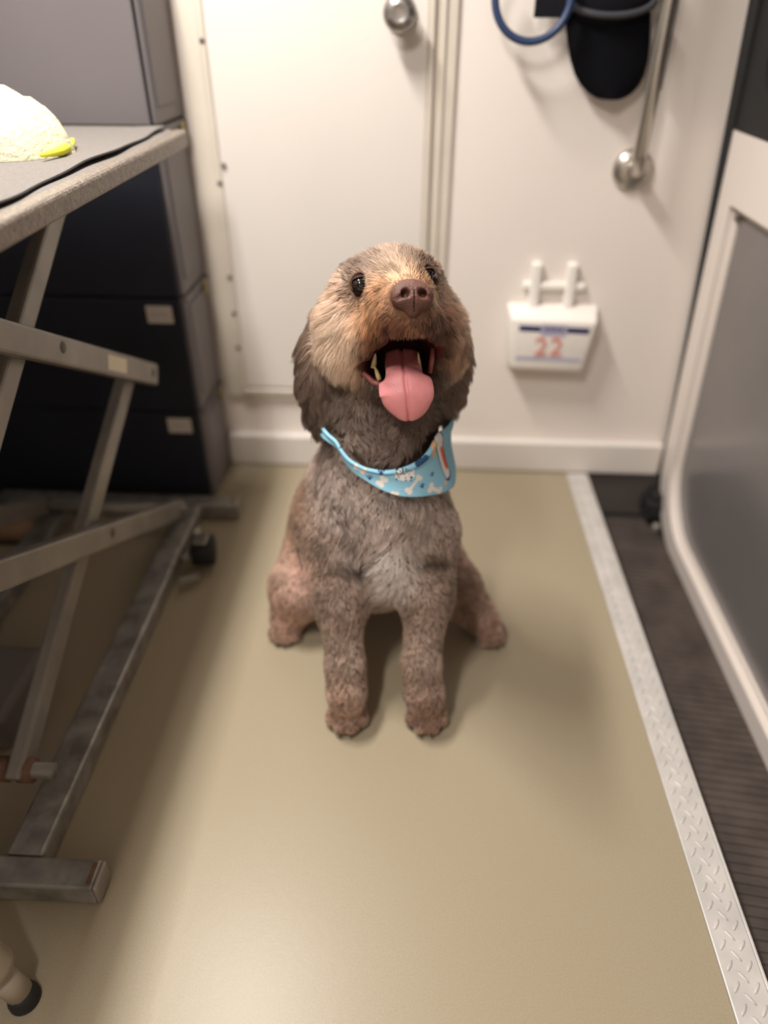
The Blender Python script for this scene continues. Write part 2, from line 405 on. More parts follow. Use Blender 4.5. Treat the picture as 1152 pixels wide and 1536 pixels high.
from_bm('towel_hem', bm, M['yellow'], tw, True)

# tan shoe under the table
sh = empty('shoe', (-.93, 1.28, 0)); tag(sh, 'tan suede shoe standing under the grooming table by the drawers', 'shoe')
bm = bmesh.new(); pr = [(-1.0, .030, .075), (-.97, .032, .095), (-.945, .034, .072), (-.915, .036, .052), (-.885, .036, .042), (-.862, .030, .034), (-.850, .014, .022)]
rings = []
for x_, wy_, hz_ in pr:
    rings.append([bm.verts.new((x_, 1.28+wy_*math.cos(t_), .014+max(0, hz_*math.sin(t_)))) for t_ in [math.pi*k/10 for k in range(11)]])
for a, b in zip(rings, rings[1:]):
    for k in range(10): bm.faces.new((a[k], a[k+1], b[k+1], b[k]))
    bm.faces.new((a[0], b[0], b[10], a[10]))
bm.faces.new(rings[0]); bm.faces.new(rings[-1][::-1])
from_bm('shoe_upper', bm, M['tan'], sh, True)
box('shoe_sole', (-1.003, 1.243, 0.0005), (-.846, 1.317, .0135), M['sole'], sh, .006)

# splayed stool leg in the near left corner
sl = empty('stool_leg', (-.462, .362, 0)); tag(sl, 'splayed beige metal stool leg standing at lower left corner', 'stool leg')
a = np.array([-.456, .352, .018]); b = np.array([-.545, .372, .20])
tube('leg_tube', [a+(b-a)*.20, a+(b-a)*.26, b, b+(b-a)*.7], [.0205, .0255, .0265, .027], M['beige'], sl, 18)
tube('leg_tip', [a, a+(b-a)*.21], [.0150, .0165], M['beige'], sl, 16)
lathe('rubber_foot', (-.456, .352, 0.0005), (0, 0, 1), [(0, .019), (.006, .019), (.014, .017), (.022, .0145)], M['rubber'], sl, 20)

# ------------------------------------------------------------------ on the back wall
gb = empty('grab_bar', (.44, WY, .74)); tag(gb, 'chrome grab bar with round flange on the back wall', 'grab bar')
tube('bar_tube', [(.446, WY-.012, .735), (.446, WY-.030, .737), (.444, WY-.064, .748), (.436, WY-.074, .775), (.436, WY-.074, 1.35), (.437, WY-.064, 1.372), (.443, WY-.030, 1.382), (.443, WY-.012, 1.384)], .0145, M['chrome'], gb, 18)
for z_ in (.735, 1.384):
    lathe('flange', (.446, WY-.0005, z_), (0, -1, 0), [(0, .041), (.006, .041), (.011, .036), (.016, .026), (.018, .016)], M['chrome'], gb, 30)
# black cap hanging on the wall, brim down
cp = empty('baseball_cap', (.34, 1.58, .99)); tag(cp, 'black baseball cap hanging brim down behind the grab bar', 'cap')
bm = bmesh.new(); n = 24; g = []
for j in range(9):
    v = math.sin(j/8*math.pi/2)
    row = []
    for i in range(n+1):
        s = -1+2*i/n
        # brim: tongue shape hanging down from z=.985
        half = .076*(1-.06*v)*math.sqrt(max(0, 1-(v*.985)**4)) + .003
        xx = .340+.030*v + s*half
        zz = 1.004-.140*v
        yy = 1.622 - .016*(1-s*s) - .004*v
        row.append(bm.verts.new((xx, yy, zz)))
    g.append(row)
for j in range(8):
    for i in range(n): bm.faces.new((g[j][i], g[j][i+1], g[j+1][i+1], g[j+1][i]))
bmesh.ops.solidify(bm, geom=list(bm.faces), thickness=.004)
from_bm('brim', bm, M['cap'], cp, True)
bm = bmesh.new()
r = bmesh.ops.create_uvsphere(bm, u_segments=28, v_segments=16, radius=1)
bmesh.ops.transform(bm, matrix=Matrix.Translation((.340, 1.617, 1.052)) @ Matrix.Diagonal((.086, .028, .074, 1)), verts=r['verts'])
cr = from_bm('crown', bm, M['cap'], cp, True)
tube('piping', [(.342+.078*math.sin(t), 1.612-.022*math.cos(t), .998+.026*(1-math.cos(t))) for t in np.linspace(-1.45, 1.45, 20)], .006, M['capband'], cp, 10)
box('strap', (.204, 1.610, .994), (.272, 1.615, 1.045), M['cap'], cp, .002)
tag(box('leash_strap', (.4585, WY-.030, .880), (.4665, WY-.027, 1.20), M['rubber'], bev=.001), 'thin black strap hanging behind the grab bar', 'strap')
# blue hose loop
tag(tube('hose', [(.196+.068*math.sin(t), 1.580-.004*math.cos(t), 1.026-.068*math.cos(t)) for t in np.linspace(-math.pi*.72, math.pi*.72, 34)], .0072, M['hose'], n=12), 'dark blue hose loop hanging beside the black cap', 'hose')
# white wall box with print
dv = empty('wall_box', (.325, WY, .29)); tag(dv, 'white plastic box with navy and red print on the back wall', 'box')
bm = bmesh.new()
fy, by = 1.588, WY-.0005
co = [(.222, fy, .432), (.418, fy, .426), (.402, fy+.006, .302), (.236, fy+.006, .306), (.214, by, .452), (.428, by, .450), (.414, by, .292), (.226, by, .294)]
vb = [bm.verts.new(c) for c in co]
for f in ((0, 1, 2, 3), (4, 7, 6, 5), (0, 4, 5, 1), (1, 5, 6, 2), (2, 6, 7, 3), (3, 7, 4, 0)): bm.faces.new([vb[i] for i in f])
bmesh.ops.recalc_face_normals(bm, faces=bm.faces)
bmesh.ops.bevel(bm, geom=list(bm.edges), offset=.008, segments=3, affect='EDGES', profile=.5)
from_bm('case', bm, M['devwhite'], dv, True)
def fpt(u, v, off=.0):      # point on the front face, u right 0..1, v down 0..1
    tl, tr, brr, bl = [np.array(c) for c in co[:4]]
    p = (tl*(1-u)+tr*u)*(1-v)+(bl*(1-u)+brr*u)*v
    return p + np.array([0, -.0008-off, 0])
def print_bar(name, u0, u1, v0, v1, mt):
    bm = bmesh.new()
    a = [bm.verts.new(fpt(u, v)) for u, v in ((u0, v0), (u1, v0), (u1, v1), (u0, v1))]
    b = [bm.verts.new(fpt(u, v, -.001)) for u, v in ((u0, v0), (u1, v0), (u1, v1), (u0, v1))]
    bm.faces.new(a); bm.faces.new(b[::-1])
    for k in range(4): bm.faces.new((a[k], a[(k+1) % 4], b[(k+1) % 4], b[k]))
    return from_bm(name, bm, mt, dv)
print_bar('print_bar', .09, .35, .12, .225, M['navyprint']); print_bar('print_bar', .66, .93, .12, .225, M['navyprint'])
print_bar('print_panel', .35, .66, .08, .30, M['lavprint'])
for k in range(4): print_bar('print_mark', .40+.06*k, .435+.06*k, .13, .21, M['navyprint'])
print_bar('print_line', .05, .93, .72, .79, M['lavprint'])
def digits(txt, u, v, size):
    cu = bpy.data.curves.new('print_digits', 'FONT'); cu.body = txt; cu.size = size; cu.extrude = .0004; cu.align_x = 'CENTER'; cu.space_character = 1.05
    o = bpy.data.objects.new('tmp', cu); COL.objects.link(o)
    dg = bpy.context.evaluated_depsgraph_get(); me = bpy.data.meshes.new_from_object(o.evaluated_get(dg)); bpy.data.objects.remove(o)
    p = fpt(u, v, .0012); me.transform(Matrix.Translation(p) @ Matrix.Rotation(math.radians(92.8), 4, 'X') @ Matrix.Diagonal((1.05, 1, 1, 1)))
    return link('print_digits', me, M['redprint'], dv)
digits('22', .47, .68, .064)
bk = box('bracket_bar', (.245, WY-.018, .482), (.388, WY-.0005, .500), M['devwhite'], dv, .006, 3)
for x_ in (.272, .352):
    box('bracket_tab', (x_-.011, WY-.022, .440), (x_+.013, WY-.0005, .545), M['devwhite'], dv, .007, 3)
print('setting done')

# ------------------------------------------------------------------ the dog: one continuous body surface from a distance field
def smin(a, b, k):
    h = np.maximum(k-np.abs(a-b), 0)/k
    return np.minimum(a, b)-h*h*k*.25
def smax(a, b, k): return -smin(-a, -b, k)
def d_cone(p, a, b, ra, rb):
    a = np.asarray(a, np.float32); b = np.asarray(b, np.float32); ba = b-a
    t = np.clip(((p-a)@ba)/max(float(ba@ba), 1e-9), 0, 1)
    q = p-a-t[..., None]*ba
    return np.sqrt((q*q).sum(-1))-(ra+(rb-ra)*t)
def d_ell(p, c, ax, r):
    q = (p-np.asarray(c, np.float32))@np.asarray(ax, np.float32).T
    r = np.asarray(r, np.float32)
    k0 = np.sqrt(((q/r)**2).sum(-1)); k1 = np.sqrt(((q/(r*r))**2).sum(-1))
    return k0*(k0-1)/np.maximum(k1, 1e-6)
I3 = np.eye(3)
def norm(v): v = np.asarray(v, float); return v/np.linalg.norm(v)
def G(px, py, Y): return P(px, py, Y=Y)
NOSE = G(617, 443, .832)
# head frame: muzzle points up towards the viewer and a little to the right
HF = norm([.20, -.80, .54]); HR = norm(np.cross(HF, [0.05, 0, 1])); HU = np.cross(HR, HF)
HR = -HR if HR[0] < 0 else HR; HU = np.cross(HR, HF); HU = HU if HU[2] > 0 else -HU
PR = []   # (kind, group, k, args)
def cone(g, a, b, ra, rb, k=.03): PR.append(('c', g, k, (np.asarray(a), np.asarray(b), ra, rb)))
def ell(g, c, r, ax=I3, k=.03): PR.append(('e', g, k, (np.asarray(c), np.asarray(ax), np.asarray(r))))
TOES = []
# trunk
cone('torso', G(556, 800, 1.015), (-.075, 1.17, .165), .124, .136, .05)
cone('torso', G(548, 745, 1.04), (-.082, 1.13, .20), .104, .130, .05)
cone('chest', G(560, 810, .985), G(568, 735, .995), .112, .102, .05)
cone('chest', G(576, 812, .925), G(578, 760, .935), .072, .066, .05)
cone('neck', G(572, 720, .985), G(582, 590, 1.005), .088, .080, .05)
cone('throat', G(582, 640, .965), G(590, 575, .965), .060, .056, .04)
# fore legs
for s, pts in ((-1, ((498, 800, .945), (510, 900, .875), (518, 1000, .812), (520, 1038, .79))), (1, ((640, 800, .950), (641, 892, .885), (632, 996, .818), (636, 1040, .795)))):
    A = [G(*q) for q in pts]
    cone('foreleg', A[0], A[1], .056, .040, .035); cone('foreleg', A[1], A[2], .036, .0285, .03); cone('foreleg', A[2], A[3], .0285, .029, .02)
    pc = P(521 if s < 0 else 640, 1058, Z=.034)
    cone('paw', A[3], pc, .028, .030, .02)
    for dx_, dy_ in ((-.024, .006), (-.0085, -.010), (.0085, -.010), (.024, .006)):
        c0 = pc+np.array([dx_*.8, -.004, 0]); c1 = np.array([pc[0]+dx_, pc[1]-.020+dy_, .0165])
        cone('paw', c0, c1, .0125, .0135, .004); TOES.append((c1, np.array([dx_*4, -1, -.25])))
# hind quarters
cone('hind', (-.135, 1.15, .150), G(452, 882, 1.02), .095, .060, .045)
cone('hind', G(452, 884, 1.03), P(436, 915, Z=.046), .052, .034, .03)
cone('hind', (.015, 1.14, .130), G(680, 886, 1.045), .085, .048, .045)
cone('hind', G(684, 884, 1.05), P(712, 918, Z=.042), .048, .033, .03)
for s, (qa, qb) in ((-1, ((436, 915), (428, 938))), (1, ((712, 918), (734, 943)))):
    a_, b_ = P(*qa, Z=.038), P(*qb, Z=.030)
    cone('paw', a_, b_, .033, .028, .02)
    dr_ = norm([b_[0]-a_[0], b_[1]-a_[1], 0]); sd_ = np.array([-dr_[1], dr_[0], 0])
    for o_, f_ in ((-.020, .010), (-.007, .020), (.007, .020), (.020, .010)):
        c1 = b_+sd_*o_+dr_*f_; c1[2] = .0165
        cone('paw', b_+sd_*o_*.7, c1, .0125, .0130, .004); TOES.append((c1, dr_+np.array([0, 0, -.25])))
# head
cone('skull', G(580, 458, .985), G(590, 438, .945), .068, .054, .03)
ell('skull', G(550, 420, .942), (.028, .028, .020), k=.02); ell('skull', G(626, 414, .944), (.027, .032, .021), k=.02)
cone('skull', G(536, 445, .966), G(522, 482, .966), .032, .036, .035); cone('skull', G(634, 445, .972), G(650, 482, .972), .029, .030, .035)
cone('cheek', G(536, 495, .965), G(526, 520, .955), .048, .040, .03)
cone('cheek', G(645, 497, .970), G(656, 518, .960), .043, .038, .03)
cone('bridge', G(595, 445, .930), NOSE-HF*.018+HU*(-.004), .044, .026, .03)
cone('lip', NOSE-HF*.020+np.array([-.010, 0, -.020]), G(562, 508, .915), .024, .030, .02)
cone('lip', NOSE-HF*.020+np.array([.008, 0, -.020]), G(655, 500, .920), .024, .028, .02)
cone('lip', G(562, 508, .915), G(540, 535, .945), .030, .028, .02)
cone('lip', G(655, 500, .920), G(668, 522, .950), .028, .026, .02)
# lower jaw
JT = G(610, 588, .888)
cone('jaw', G(552, 560, .955), JT+np.array([-.012, 0, 0]), .024, .017, .015); cone('jaw', G(662, 548, .955), JT+np.array([.012, 0, 0]), .024, .017, .015)
cone('jaw', G(598, 590, .965), JT, .040, .017, .02)
# ears
def ear(pts, wid, th, grp='ear'):
    A = [G(*q[:3]) for q in pts]
    for i in range(len(A)-1):
        cen = (A[i]+A[i+1])/2; ln = np.linalg.norm(A[i+1]-A[i])
        ax_l = norm(A[i+1]-A[i]); out = norm(np.cross(ax_l, [.35 if pts[0][0] < 576 else -.35, 1, 0])); th_ax = np.cross(ax_l, out)
        ell(grp, cen, (ln*.85, wid[i], th), np.array([ax_l, out, th_ax]), .018)
ear([(492, 470, .995), (474, 520, .985), (470, 575, .975), (485, 632, .970)], (.020, .028, .026), .014)
ear([(676, 480, 1.0), (682, 525, .995), (678, 570, .985), (668, 606, .98)], (.018, .025, .022), .014)
# mouth cavity
MC = [(G(564, 550, .905), G(585, 545, .965), .019, .018), (G(588, 533, .880), G(590, 535, .965), .023, .022), (G(637, 528, .885), G(612, 532, .965), .021, .020), (G(613, 512, .850), G(602, 528, .965), .024, .026), (G(590, 545, .890), G(592, 545, .965), .026, .020), (G(630, 538, .890), G(612, 540, .965), .024, .020), (G(608, 560, .885), G(600, 555, .955), .020, .016)]
EYES = []
def field(p, groups=None, cavity=True, shift=None):
    f = np.full(p.shape[:-1], 1.0, np.float32)
    for kd, g, k, a in PR:
        if groups and g not in groups: continue
        d = d_cone(p, *a) if kd == 'c' else d_ell(p, *a)
        f = smin(f, d.astype(np.float32), k)
    if cavity:
        f = smax(f, -cav(p), .008)
        for c, r in EYES: f = smax(f, -(np.sqrt(((p-c)**2).sum(-1))-(r+.0012)), .004)
    return f
def eye_at(px, py, r, deep):
    d = norm(AF+AR*(px-576)/F_PX-AU*(py-768)/F_PX); t = .6
    for _ in range(80):
        f = float(field((CAM+d*t)[None].astype(np.float32), None, False)[0]); t += f*.8
        if f < .0003: break
    return CAM+d*(t+r*deep), r
def cav(p):
    c = np.full(p.shape[:-1], 1.0, np.float32)
    for a in MC: c = smin(c, d_cone(p, *a), .012)
    return c
EYES.append(eye_at(541, 428, .0125, .80)); EYES.append(eye_at(642, 414, .0110, 1.6))
def axis_pts(lo, hi, flo, fhi, fine, coarse):
    a = list(np.arange(lo, flo, coarse)); b = list(np.arange(flo, fhi, fine)); c = list(np.arange(fhi, hi+coarse, coarse))
    return np.array(a+b+c, np.float32)
def surface_nets(xs, ys, zs_, f):
    nx, ny_, nz = f.shape
    ins = f < 0
    def cellsum(a): 
        return sum(a[i:nx-1+i, j:ny_-1+j, k:nz-1+k].astype(np.int8) for i in (0, 1) for j in (0, 1) for k in (0, 1))
    cs = cellsum(ins); act = (cs > 0) & (cs < 8)
    ci = np.argwhere(act); idx = -np.ones(act.shape, np.int64); idx[act] = np.arange(len(ci))
    acc = np.zeros((len(ci), 3)); cnt = np.zeros(len(ci))
    C8 = [(i, j, k) for i in (0, 1) for j in (0, 1) for k in (0, 1)]
    ax = (xs, ys, zs_)
    for a in C8:
        for d in range(3):
            if a[d]: continue
            b = list(a); b[d] = 1
            ia = ci+np.array(a); ib = ci+np.array(b)
            fa = f[ia[:, 0], ia[:, 1], ia[:, 2]]; fb = f[ib[:, 0], ib[:, 1], ib[:, 2]]
            mk = (fa < 0) != (fb < 0)
            t = np.where(mk, fa/np.where(mk, fa-fb, 1), 0)
            pos = np.stack([ax[q][ia[:, q]]+(ax[q][ib[:, q]]-ax[q][ia[:, q]])*t for q in range(3)], 1)
            acc[mk] += pos[mk]; cnt[mk] += 1
    V = acc/cnt[:, None]
    Q = []
    for d in range(3):
        sl0 = [slice(1, -1)]*3; sl0[d] = slice(0, -1); sl1 = list(sl0); sl1[d] = slice(1, None)
        A0, A1 = ins[tuple(sl0)], ins[tuple(sl1)]
        e = np.argwhere(A0 != A1)
        flip = A0[e[:, 0], e[:, 1], e[:, 2]]
        off = np.ones(3, int); off[d] = 0
        g = e+off
        u_, v_ = [q for q in range(3) if q != d]
        if d == 1: u_, v_ = v_, u_
        def cell(du, dv):
            c = g.copy(); c[:, u_] -= du; c[:, v_] -= dv; return idx[c[:, 0], c[:, 1], c[:, 2]]
        q = np.stack([cell(1, 1), cell(0, 1), cell(0, 0), cell(1, 0)], 1)
        q[~flip] = q[~flip][:, ::-1]
        Q.append(q)
    return V, np.concatenate(Q)
def mesh_np(name, V, Qd):
    me = bpy.data.meshes.new(name)
    me.vertices.add(len(V)); me.vertices.foreach_set('co', np.asarray(V, np.float32).ravel())
    me.loops.add(Qd.size); me.loops.foreach_set('vertex_index', Qd.ravel().astype(np.int32))
    me.polygons.add(len(Qd)); me.polygons.foreach_set('loop_start', np.arange(0, Qd.size, Qd.shape[1], dtype=np.int32))
    me.update(calc_edges=True); me.validate()
    me.polygons.foreach_set('use_smooth', np.ones(len(me.polygons), bool))
    return me
def grid_field(xs, ys, zs_):
    f = np.full((len(xs), len(ys), len(zs_)), .3, np.float32)
    def sub(lo, hi):
        s = []
        for a, l, h in zip((xs, ys, zs_), lo, hi):
            i0 = max(0, np.searchsorted(a, l)-1); i1 = min(len(a), np.searchsorted(a, h)+1); s.append(slice(i0, i1))
        return tuple(s)
    def pts(s): return np.stack(np.meshgrid(xs[s[0]], ys[s[1]], zs_[s[2]], indexing='ij'), -1)
    for kd, g, k, a in PR:
        if kd == 'c': r = max(a[2], a[3])+.055; lo = np.minimum(a[0], a[1])-r; hi = np.maximum(a[0], a[1])+r
        else: r = max(a[2])+.055; lo = a[0]-r; hi = a[0]+r
        s = sub(lo, hi); p = pts(s)
        if 0 in p.shape: continue
        d = (d_cone(p, *a) if kd == 'c' else d_ell(p, *a)).astype(np.float32)
        f[s] = smin(f[s], d, k)
    s = sub((-.15, .80, .50), (.12, 1.05, .78)); p = pts(s)
    ff = smax(f[s], -cav(p), .008)
    for c, r in EYES: ff = smax(ff, -(np.sqrt(((p-c)**2).sum(-1))-(r+.0012)), .004)
    f[s] = ff
    return smax(f, (.0015-zs_)[None, None, :].astype(np.float32)*np.ones_like(f), .004)
xs = axis_pts(-.32, .27, -.155, .105, .0028, .0055); ys = axis_pts(.70, 1.36, .80, 1.02, .0028, .0055); zs_ = axis_pts(-.008, .80, .53, .80, .0028, .0055)
FV = grid_field(xs, ys, zs_)
V, Qd = surface_nets(xs, ys, zs_, FV)
Vf = V.astype(np.float32)
# group weights at vertices
GR = ['torso', 'chest', 'neck', 'throat', 'foreleg', 'paw', 'hind', 'skull', 'cheek', 'bridge', 'lip', 'jaw', 'ear']
gd = np.full((len(V), len(GR)), 1., np.float32)
for kd, g, k, a in PR:
    j = GR.index(g); gd[:, j] = np.minimum(gd[:, j], d_cone(Vf, *a) if kd == 'c' else d_ell(Vf, *a))
gw = np.exp(-(gd-gd.min(1, keepdims=True))/.007); gw /= gw.sum(1, keepdims=True)
cv = cav(Vf)
ed = np.min([np.sqrt(((Vf-c)**2).sum(-1))-r for c, r in EYES], 0)
dog = empty('dog', (-.05, 1.0, 0))
tag(dog, 'curly brown dog sitting on the floor with open mouth and tongue out', 'dog')
me = mesh_np('body', V, Qd)
S = lambda *c: np.array(lin(*c)[:3])
skin = (gw@np.array([S(*c) for c in ((120, 96, 80), (98, 82, 72), (80, 64, 54), (66, 50, 42), (98, 78, 64), (110, 84, 68), (128, 98, 82), (110, 84, 66), (130, 98, 74), (110, 76, 54), (66, 42, 32), (52, 36, 30), (62, 46, 38))]))
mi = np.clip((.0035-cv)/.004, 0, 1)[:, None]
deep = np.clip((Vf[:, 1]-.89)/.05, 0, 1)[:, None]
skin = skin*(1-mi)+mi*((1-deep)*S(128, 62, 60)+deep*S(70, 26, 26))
eyr = np.clip((.004-ed)/.003, 0, 1)[:, None]; skin = skin*(1-eyr)+eyr*S(52, 36, 30)
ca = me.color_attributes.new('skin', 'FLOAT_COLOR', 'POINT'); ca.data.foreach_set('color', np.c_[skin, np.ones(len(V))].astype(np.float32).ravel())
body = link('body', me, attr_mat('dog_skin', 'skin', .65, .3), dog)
print('dog body', len(V), len(Qd))

# ---- nose leather
def nose_field(q):       # q in head frame, metres
    f = d_ell(q, (0, 0, 0), I3, (.0255, .0205, .0180))
    for s in (-1, 1): f = smin(f, d_ell(q, (s*.0150, -.0045, .0060), I3, (.0115, .0125, .0125)), .010)
    f = smin(f, d_cone(q, (0, -.006, .006), (0, -.021, .002), .009, .008), .010)
    for s in (-1, 1):
        f = smax(f, -d_cone(q, (s*.0095, -.0010, .023), (s*.0135, -.0030, .006), .0058, .0050), .004)
        f = smax(f, -d_cone(q, (s*.0120, -.0050, .021), (s*.0245, -.0095, .016), .0034, .0024), .003)
    gr = np.maximum(np.abs(q[..., 0])-.0005, np.maximum(q[..., 1]-.002, .0085-q[..., 2]))
    return smax(f, -gr, .0016)
a1 = np.arange(-.036, .037, .0007, dtype=np.float32)
nf = nose_field(np.stack(np.meshgrid(a1, a1, a1, indexing='ij'), -1))
NV, NQ = surface_nets(a1, a1, a1, nf)
NB = np.array([HR, HU, HF])
NV = NOSE + (NV*.92)@NB
if np.linalg.det(NB) < 0: NQ = NQ[:, ::-1]
nose = link('nose', mesh_np('nose', NV, NQ), mat('nose_leather', (98, 64, 55), .46, noise=(90, .10), bump=(420, .6), spec=.4), dog)
tag(nose, 'brown leathery nose')
tube('philtrum', [NOSE+HF*.012-HU*.018, NOSE+HF*.004-HU*.023, NOSE-HF*.003-HU*.028], .0010, M['sole'], nose, 8)

# ---- eyes
eye_m = mat('eye_dark', (38, 26, 20), .06, spec=.8, coat=1.0)
pup_m = mat('pupil_black', (6, 5, 5), .05, spec=.8)
lid_m = mat('eyelid_skin', (50, 35, 29), .7, spec=.15)
for c, r in EYES:
    dirv = Vector(norm((CAM-c)*.8+HF*.5))
    e = lathe('eye', Vector(c)-dirv*r, dirv, [(r-r*math.cos(t), r*math.sin(t)) for t in np.linspace(.02, math.pi-.02, 18)], eye_m, dog, 26)
    pr_ = .0052
    lathe('pupil', Vector(c)+dirv*(math.sqrt(r*r-pr_*pr_)), dirv, [(0, pr_), (.0008, pr_*.8), (.0011, pr_*.4), (.0012, .0004)], pup_m, e, 20)
    u = Vector(HR); v = u.cross(dirv).normalized(); u = dirv.cross(v)
    if v.z < 0: v = -v
    for nm, e_in, e_out, sg in (('upper_eyelid', 38, 105, 1), ('lower_eyelid', 40, 105, -1)):
        bm = bmesh.new(); g = []
        for az in np.linspace(-88, 88, 21):
            row = []
            lowe = (e_in+6*math.sin(math.radians(az)*.9)*(1 if sg > 0 else -1))*max(.02, math.cos(math.radians(az)))**.8
            for e_ in np.linspace(0, 1, 8):
                el = math.radians(lowe+(e_out-lowe)*e_)*sg; a_ = math.radians(az)
                dd = dirv*(math.cos(el)*math.cos(a_))+u*(math.cos(el)*math.sin(a_))+v*math.sin(el)
                row.append(bm.verts.new(Vector(c)+dd*(r+.0010+.0012*math.exp(-(e_*5)**2))))
            g.append(row)
        for a, b in zip(g, g[1:]):
            for k in range(7): bm.faces.new((a[k], a[k+1], b[k+1], b[k]))
        from_bm(nm, bm, lid_m, e, True)

claw_m = mat('dark_claw', (46, 34, 28), .4)
for c1, dv_ in TOES:
    dv_ = norm(dv_); b_ = c1+dv_*.0085
    tube('claw', [b_, b_+dv_*.005+np.array([0, 0, -.0015]), b_+dv_*.009+np.array([0, 0, -.0045])], [.0024, .0019, .0006], claw_m, dog, 8)

# ---- tongue
tl = [(602, 530, .945, .022), (603, 545, .915, .0235), (605, 555, .893, .0240), (607, 563, .878, .0280), (608, 569, .872, .0345), (609, 580, .866, .0365), (611, 592, .860, .0360), (612, 606, .859, .0335), (613, 618, .861, .0265), (613, 626, .864, .0170), (613, 630, .866, .0060)]
TP = np.array([G(*q[:3]) for q in tl]); TW = np.array([q[3] for q in tl])
def cr_spline(A, n):
    A = np.asarray(A, float); A2 = np.vstack([2*A[0]-A[1], A, 2*A[-1]-A[-2]]); o = []
    for i in range(len(A)-1):
        p0, p1, p2, p3 = A2[i:i+4]
        for t in np.linspace(0, 1, n, endpoint=False):
            o.append(.5*((2*p1)+(-p0+p2)*t+(2*p0-5*p1+4*p2-p3)*t*t+(-p0+3*p1-3*p2+p3)*t**3))
    o.append(A[-1]); return np.array(o)
TC = cr_spline(np.c_[TP, TW], 7)
bm = bmesh.new(); n = 112; rg = []
for i, row in enumerate(TC):
    c, wd = row[:3], max(row[3], .002)
    tg = norm(TC[min(i+1, len(TC)-1)][:3]-TC[max(i-1, 0)][:3]); sd = norm([1, .06, .06]); sd = norm(sd-tg*(sd@tg)); nn = np.cross(sd, tg)
    if nn@(CAM-c) < 0: nn = -nn
    th = min(.0075, wd*.42)
    rr = []
    for k in range(n):
        a = 2*math.pi*k/n; cx, cy = math.cos(a), math.sin(a)
        off = nn*(th*(math.copysign(abs(cy)**.75, cy)))
        if cy > 0: off = off - nn*.0050*math.exp(-(cx*wd/.0020)**2)*min(1, wd/.02)
        off = off - nn*.010*(cx*cx)*(wd/.036)*(0.7 if i > 14 else .1)
        rr.append(bm.verts.new(c+sd*(wd*cx)+off))
    rg.append(rr)
for a, b in zip(rg, rg[1:]):
    for k in range(n): bm.faces.new((a[k], a[(k+1) % n], b[(k+1) % n], b[k]))
bm.faces.new(rg[0][::-1]); bm.faces.new(rg[-1])
tongue = from_bm('tongue', bm, mat('tongue_pink', (226, 146, 148), .42, noise=(40, .07), bump=(500, .25), spec=.45, sss=.25), dog, True)
tag(tongue, 'pink tongue hanging over the lower jaw')

# ---- teeth and lips
tooth_m = mat('tooth_ivory', (222, 204, 150), .3, noise=(60, .15)); lip_m = mat('lip_pink', (150, 84, 82), .4, noise=(60, .2))
def tooth(b, t, r):
    b, t = G(*b), G(*t); pts_ = [b+(t-b)*s+np.array([0, .002*math.sin(s*3), 0]) for s in (0, .3, .6, .85, 1)]
    tube('tooth', pts_, [r*.85, r*.8, r*.6, r*.36, r*.12], tooth_m, dog, 10)
tooth((569, 570, .905), (561, 548, .905), .0042); tooth((560, 552, .915), (563, 530, .915), .0046)
tooth((631, 565, .905), (627, 528, .912), .0036); tooth((631, 498, .880), (634, 508, .880), .0032)
tube('lip', [G(537, 545, .925), G(546, 560, .915), G(560, 574, .905), G(572, 577, .897)], [.002, .0038, .0042, .003], lip_m, dog, 10)
tube('lip', [G(649, 522, .915), G(648, 540, .908), G(645, 560, .902)], [.003, .0036, .003], lip_m, dog, 10)

# ------------------------------------------------------------------ bandana
NA0, NA1 = G(572, 720, .985), G(584, 590, 1.005)
NCX, NCY = -.040, .995
BG = ['torso', 'chest', 'neck', 'throat', 'foreleg']
def march_px(px, py, off):
    d = norm(AF+AR*(px-576)/F_PX-AU*(py-768)/F_PX); t = .6
    for _ in range(80):
        f = float(field((CAM+d*t)[None].astype(np.float32), BG, False)[0])-off
        t += f*.8
        if f < .0004: break
    return CAM+d*t
FURO = .017
def pol(p): return math.atan2(p[0]-NCX, -(p[1]-NCY)), p[2]
up_px = [(506, 660), (513, 674), (524, 688), (545, 700), (575, 706), (605, 701), (630, 688), (645, 670), (653, 650)]
lo_px = [(505, 668), (514, 690), (526, 706), (545, 718), (570, 732), (595, 742), (620, 745), (645, 744), (668, 739), (680, 728)]
UPp = sorted(pol(march_px(x, y, FURO)) for x, y in up_px); LOp = sorted(pol(march_px(x, y, FURO)) for x, y in lo_px)
print('bandana', [tuple(round(v, 3) for v in q) for q in UPp], [tuple(round(v, 3) for v in q) for q in LOp])
ua, uz = [q[0] for q in UPp], [q[1] for q in UPp]; la, lz = [q[0] for q in LOp], [q[1] for q in LOp]
def loopify(a, z, zb):
    a = [-math.pi]+[-2.2]+list(a)+[2.2]+[math.pi]; z = [zb, zb-.01]+list(z)+[zb-.01, zb]
    return np.array(a), np.array(z)
zback = max(uz[0], uz[-1])-.004
ua, uz = loopify(ua, uz, zback); la, lz = loopify(la, lz, zback-.028)
NPH, NVV = 220, 34
PH = np.linspace(-math.pi, math.pi, NPH, endpoint=False)
def smooth_interp(x, a, z):
    r = np.interp(x, a, z)
    k = np.array([1, 4, 6, 4, 1.])/16
    for _ in range(2): r = np.convolve(np.r_[r[-2:], r, r[:2]], k, 'valid')
    return r
ZU = smooth_interp(PH, ua, uz); ZL = smooth_interp(PH, la, lz); ZL = np.minimum(ZL, ZU-.012)
vv_ = np.linspace(0, 1, NVV)
ZZ = ZU[:, None]*(1-vv_)+ZL[:, None]*vv_
DX, DY = np.sin(PH)[:, None]*np.ones(NVV), -np.cos(PH)[:, None]*np.ones(NVV)
RRm = np.full(ZZ.shape, .02)
